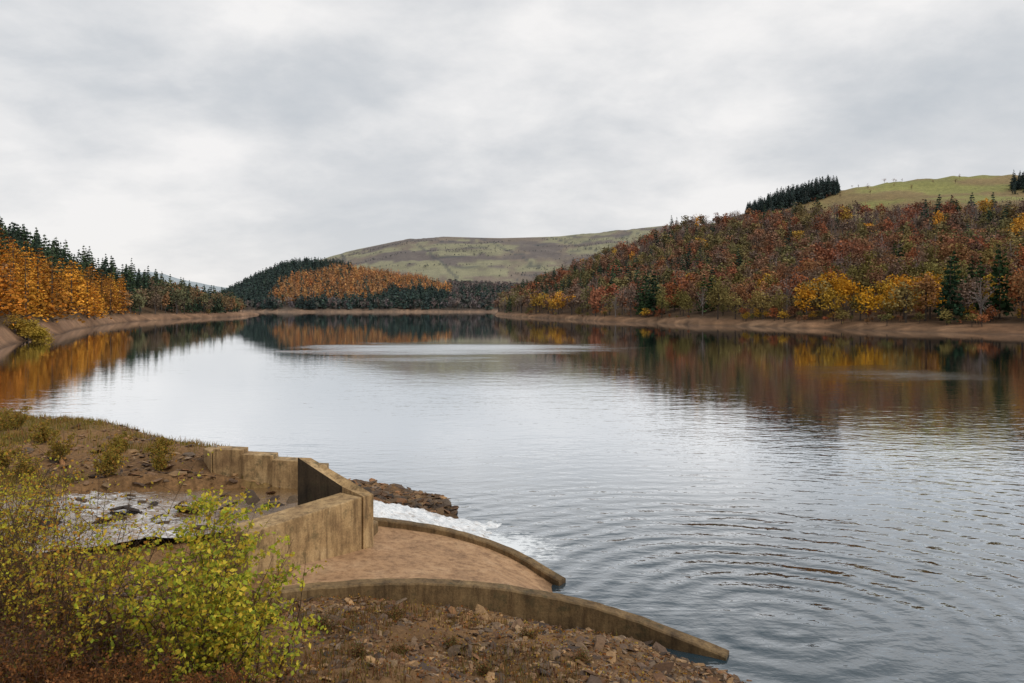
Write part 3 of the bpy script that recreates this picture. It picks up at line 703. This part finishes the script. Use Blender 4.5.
# ------------------------------------------------------------------ shrubs
def shrub(name, bx, by, h, nst, nbr, nlv, leafsize, leafpal, spread=.35, stemcol=(.11, .075, .05), twig=.0035, stem=.012, droop=.1, lstart=.25, bscale=1.):
    z0 = float(H(np.array([bx]), np.array([by]))[0]) - .05
    W = []; LP = []
    for i in range(nst):
        a = R.uniform(0, 6.283); tilt = R.uniform(.03, spread); L = h * R.uniform(.55, 1.0)
        d = np.array([math.cos(a) * tilt, math.sin(a) * tilt, 1.]); p = np.array([bx + R.normal(0, .08 * h), by + R.normal(0, .08 * h), z0]); P = [p]
        for j in range(9):
            d = d + R.normal(0, .09, 3); d /= np.linalg.norm(d); P.append(P[-1] + d * L / 9)
        P = np.array(P); rr = np.linspace(stem * R.uniform(.6, 1.1), .002, 10); W.append(tube(P, rr))
        for q in range(nbr):
            t = R.uniform(.18, .98); fi = t * 9; i0 = min(int(fi), 8); s = P[i0] + (P[i0 + 1] - P[i0]) * (fi - i0)
            a2 = R.uniform(0, 6.283); bd = np.array([math.cos(a2), math.sin(a2), R.uniform(.3, 1.1)]); bd /= np.linalg.norm(bd)
            bl = h * R.uniform(.12, .30) * (1.15 - t * .6) * bscale; B = [s]
            for j in range(5):
                bd = bd + R.normal(0, .16, 3) + np.array([0, 0, -droop]); bd /= np.linalg.norm(bd); B.append(B[-1] + bd * bl / 5)
            B = np.array(B); W.append(tube(B, np.linspace(twig, .0014, 6), 3))
            if nlv:
                m = R.poisson(nlv); tt = R.uniform(lstart, 1, m) * 5; ii = np.minimum(tt.astype(int), 4)
                LP.append(B[ii] + (B[ii + 1] - B[ii]) * (tt - ii)[:, None] + R.normal(0, .028, (m, 3)))
    V = [w[0] for w in W]; o = 0; F = []
    for v, f in W: F.append(f + o); o += len(v)
    C = [np.tile(np.array(stemcol), (o, 1)) * R.uniform(.7, 1.3, (o, 1))]
    if LP:
        LP = np.concatenate(LP); q = quads(LP, leafsize * R.uniform(.6, 1.25, len(LP)), aspect=.65); V.append(q); F.append(np.arange(len(q)).reshape(-1, 4) + o)
        C.append(np.repeat(pick(leafpal, len(LP), .25), 4, 0))
    return add_mesh(name, np.concatenate(V), np.concatenate(F), M_LEAF, np.concatenate(C))
YG = [(.48,.48,.05),(.58,.52,.06),(.34,.38,.045),(.66,.52,.07),(.26,.31,.045),(.56,.38,.05)]
YL = [(.58,.42,.05),(.48,.36,.05),(.38,.30,.05),(.52,.26,.045),(.34,.17,.05)]
def sfx(i): return '' if i == 0 else '.%03d' % i
for i, (sx, sy, sh, ns, nb_, nl) in enumerate([(-3.75,9.3,2.85,11,20,16),(-3.2,9.1,2.2,8,16,14),(-4.3,9.5,2.6,9,16,12),(-3.6,8.7,2.0,8,14,13)]):
    shrub('willow_sapling' + sfx(i), sx, sy, sh, ns, nb_, nl, .066, YG, spread=.38, stem=.014, bscale=1.25)
for i, (sx, sy, sh, nl) in enumerate([(-5.5,10.0,3.0,6),(-6.4,10.4,3.0,6),(-7.2,11.2,3.1,6),(-4.9,9.6,2.5,6),(-6.9,10.0,2.5,8),(-6.0,9.2,2.2,8),(-8.2,12.4,2.8,6),(-5.3,8.6,2.0,8),(-5.9,9.8,2.7,6),(-7.8,11.6,2.5,7),(-9.6,14.0,1.8,9),(-8.8,13.0,2.4,7)]):
    shrub('birch_sapling' + sfx(i), sx, sy, sh, 8, 14, nl, .052, YL + YG[:2], spread=.42)
for i, (sx, sy, sh) in enumerate([(-11.5,20.9,1.0),(-13.8,22.5,1.1),(-15.5,24.5,.9),(-12.8,24.2,.8),(-17.5,26,1.0),(-10.4,22.0,.7),(-14.5,21,1.0),(-12.2,22.5,.7),(-16.2,22.3,1.1),(-13.5,20.5,.9),(-11.2,23.6,.6)]):
    shrub('gorse_bush' + sfx(i), sx, sy, sh, 16, 10, 13, .06, [(.28,.21,.05),(.38,.27,.05),(.20,.18,.04),(.40,.21,.05)], spread=1.0, droop=.05, lstart=.05)
for i, (sx, sy, sh) in enumerate([(-5.6,8.9,1.5),(-6.3,9.6,1.7),(-4.7,8.9,1.4),(-4.2,8.6,1.2),(-6.0,8.4,1.4),(-7.3,10.4,1.8),(-5.1,9.4,1.5),(-3.4,8.4,1.0),(-2.7,8.9,.7),(-8.3,11.6,1.7),(-6.8,9.2,1.5),(-5.2,8.0,1.3),(-7.9,10.9,1.5),(-4.0,9.9,1.0),(-5.0,10.6,1.0)]):
    shrub('bramble' + sfx(i), sx, sy, sh, 24, 13, 3, .042, [(.18,.08,.035),(.14,.12,.035),(.24,.12,.035)], spread=.9, stemcol=(.17,.10,.07), stem=.008, twig=.0035, droop=.3)
for i, (sx, sy) in enumerate([(-4.9,8.3),(-5.5,8.2),(-5.9,8.0),(-4.3,8.1),(-5.2,7.6),(-4.6,7.6),(-5.7,7.6),(-3.8,7.9),(-3.2,7.9)]):
    shrub('dead_bracken' + sfx(i), sx, sy, .95, 16, 12, 12, .035, [(.28,.11,.04),(.22,.09,.035),(.32,.16,.06),(.16,.08,.04)], spread=.8, stemcol=(.2,.10,.05), stem=.006, droop=.35, lstart=.05)
for i, (sx, sy, sh) in enumerate([(-2.3,11.2,.35),(-1.0,12.5,.3),(.3,13.5,.3),(-3.2,12.6,.4),(-2.2,13.9,.35),(1.2,12.7,.3),(-.4,11.3,.3),(-1.8,12.0,.3),(-4.0,12.3,.5)]):
    shrub('low_weed' + sfx(i), sx, sy, sh, 22, 7, 5, .03, [(.20,.13,.05),(.16,.15,.05),(.26,.12,.05)], spread=1.2, stemcol=(.14,.07,.04), stem=.004, twig=.0025, droop=.2)

# ------------------------------------------------------------------ sky / light / camera
w = bpy.data.worlds.new('World'); scene.world = w; w.use_nodes = True
nt = w.node_tree; nt.nodes.clear(); out = nt.nodes.new('ShaderNodeOutputWorld')
SUN_EL, SUN_AZ = math.radians(42), math.radians(115)
sky = nt.nodes.new('ShaderNodeTexSky'); sky.sky_type = 'NISHITA'; sky.sun_disc = False; sky.sun_elevation = SUN_EL; sky.sun_rotation = SUN_AZ
skyc = mixc(nt, 1.0, sky.outputs[0], (.1, .1, .1), 'MULTIPLY')
tc = nt.nodes.new('ShaderNodeTexCoord'); sp = nt.nodes.new('ShaderNodeSeparateXYZ'); nt.links.new(tc.outputs['Generated'], sp.inputs[0])
zc = math_n(nt, 'MAXIMUM', sp.outputs[2], 0.0); den = math_n(nt, 'ADD', zc, .32)
cb = nt.nodes.new('ShaderNodeCombineXYZ')
nt.links.new(math_n(nt, 'DIVIDE', sp.outputs[0], den), cb.inputs[0]); nt.links.new(math_n(nt, 'DIVIDE', sp.outputs[1], den), cb.inputs[1])
n1 = noise(nt, mapping(nt, cb.outputs[0], (.9, 1.0, 1), loc=(2.3, .4, 0)), 1.25, 6, .5, .15)
n2 = noise(nt, mapping(nt, cb.outputs[0], (1.0, 1.1, 1), loc=(5, 3, 0)), 3.4, 7, .6, .15)
nn = math_n(nt, 'ADD', math_n(nt, 'MULTIPLY', n1, .72), math_n(nt, 'MULTIPLY', n2, .28))
cl = ramp(nt, nn, [(.36, (.55, .585, .625)), (.44, (.66, .68, .705)), (.50, (.78, .785, .795)), (.58, (.94, .925, .915))])
hz = math_n(nt, 'SUBTRACT', 1.0, math_n(nt, 'DIVIDE', zc, .26), True)
cl = mixc(nt, math_n(nt, 'MULTIPLY', hz, .5), cl, (.88, .855, .845))
allc = mixc(nt, .95, skyc, cl)
bg = nt.nodes.new('ShaderNodeBackground'); nt.links.new(allc, bg.inputs[0]); bg.inputs[1].default_value = 1.0
nt.links.new(bg.outputs[0], out.inputs[0])

sl = bpy.data.lights.new('sun', 'SUN'); sl.energy = 1.5; sl.angle = math.radians(12); sl.color = (1, .94, .85)
so = bpy.data.objects.new('sun', sl); scene.collection.objects.link(so)
so.rotation_euler = (math.radians(90) - SUN_EL, 0, math.pi - SUN_AZ)
so.location = (0, 0, 60)

cam = bpy.data.cameras.new('camera'); co = bpy.data.objects.new('camera', cam); scene.collection.objects.link(co)
cam.sensor_width = 36; cam.lens = 740 / 1024 * 36; cam.shift_y = -35.5 / 1024
co.location = (0, 0, CAMH); co.rotation_euler = (math.radians(90), 0, 0); cam.clip_end = 20000; cam.clip_start = .1
scene.camera = co
scene.view_settings.view_transform = 'Standard'; scene.view_settings.look = 'None'; scene.view_settings.exposure = 0
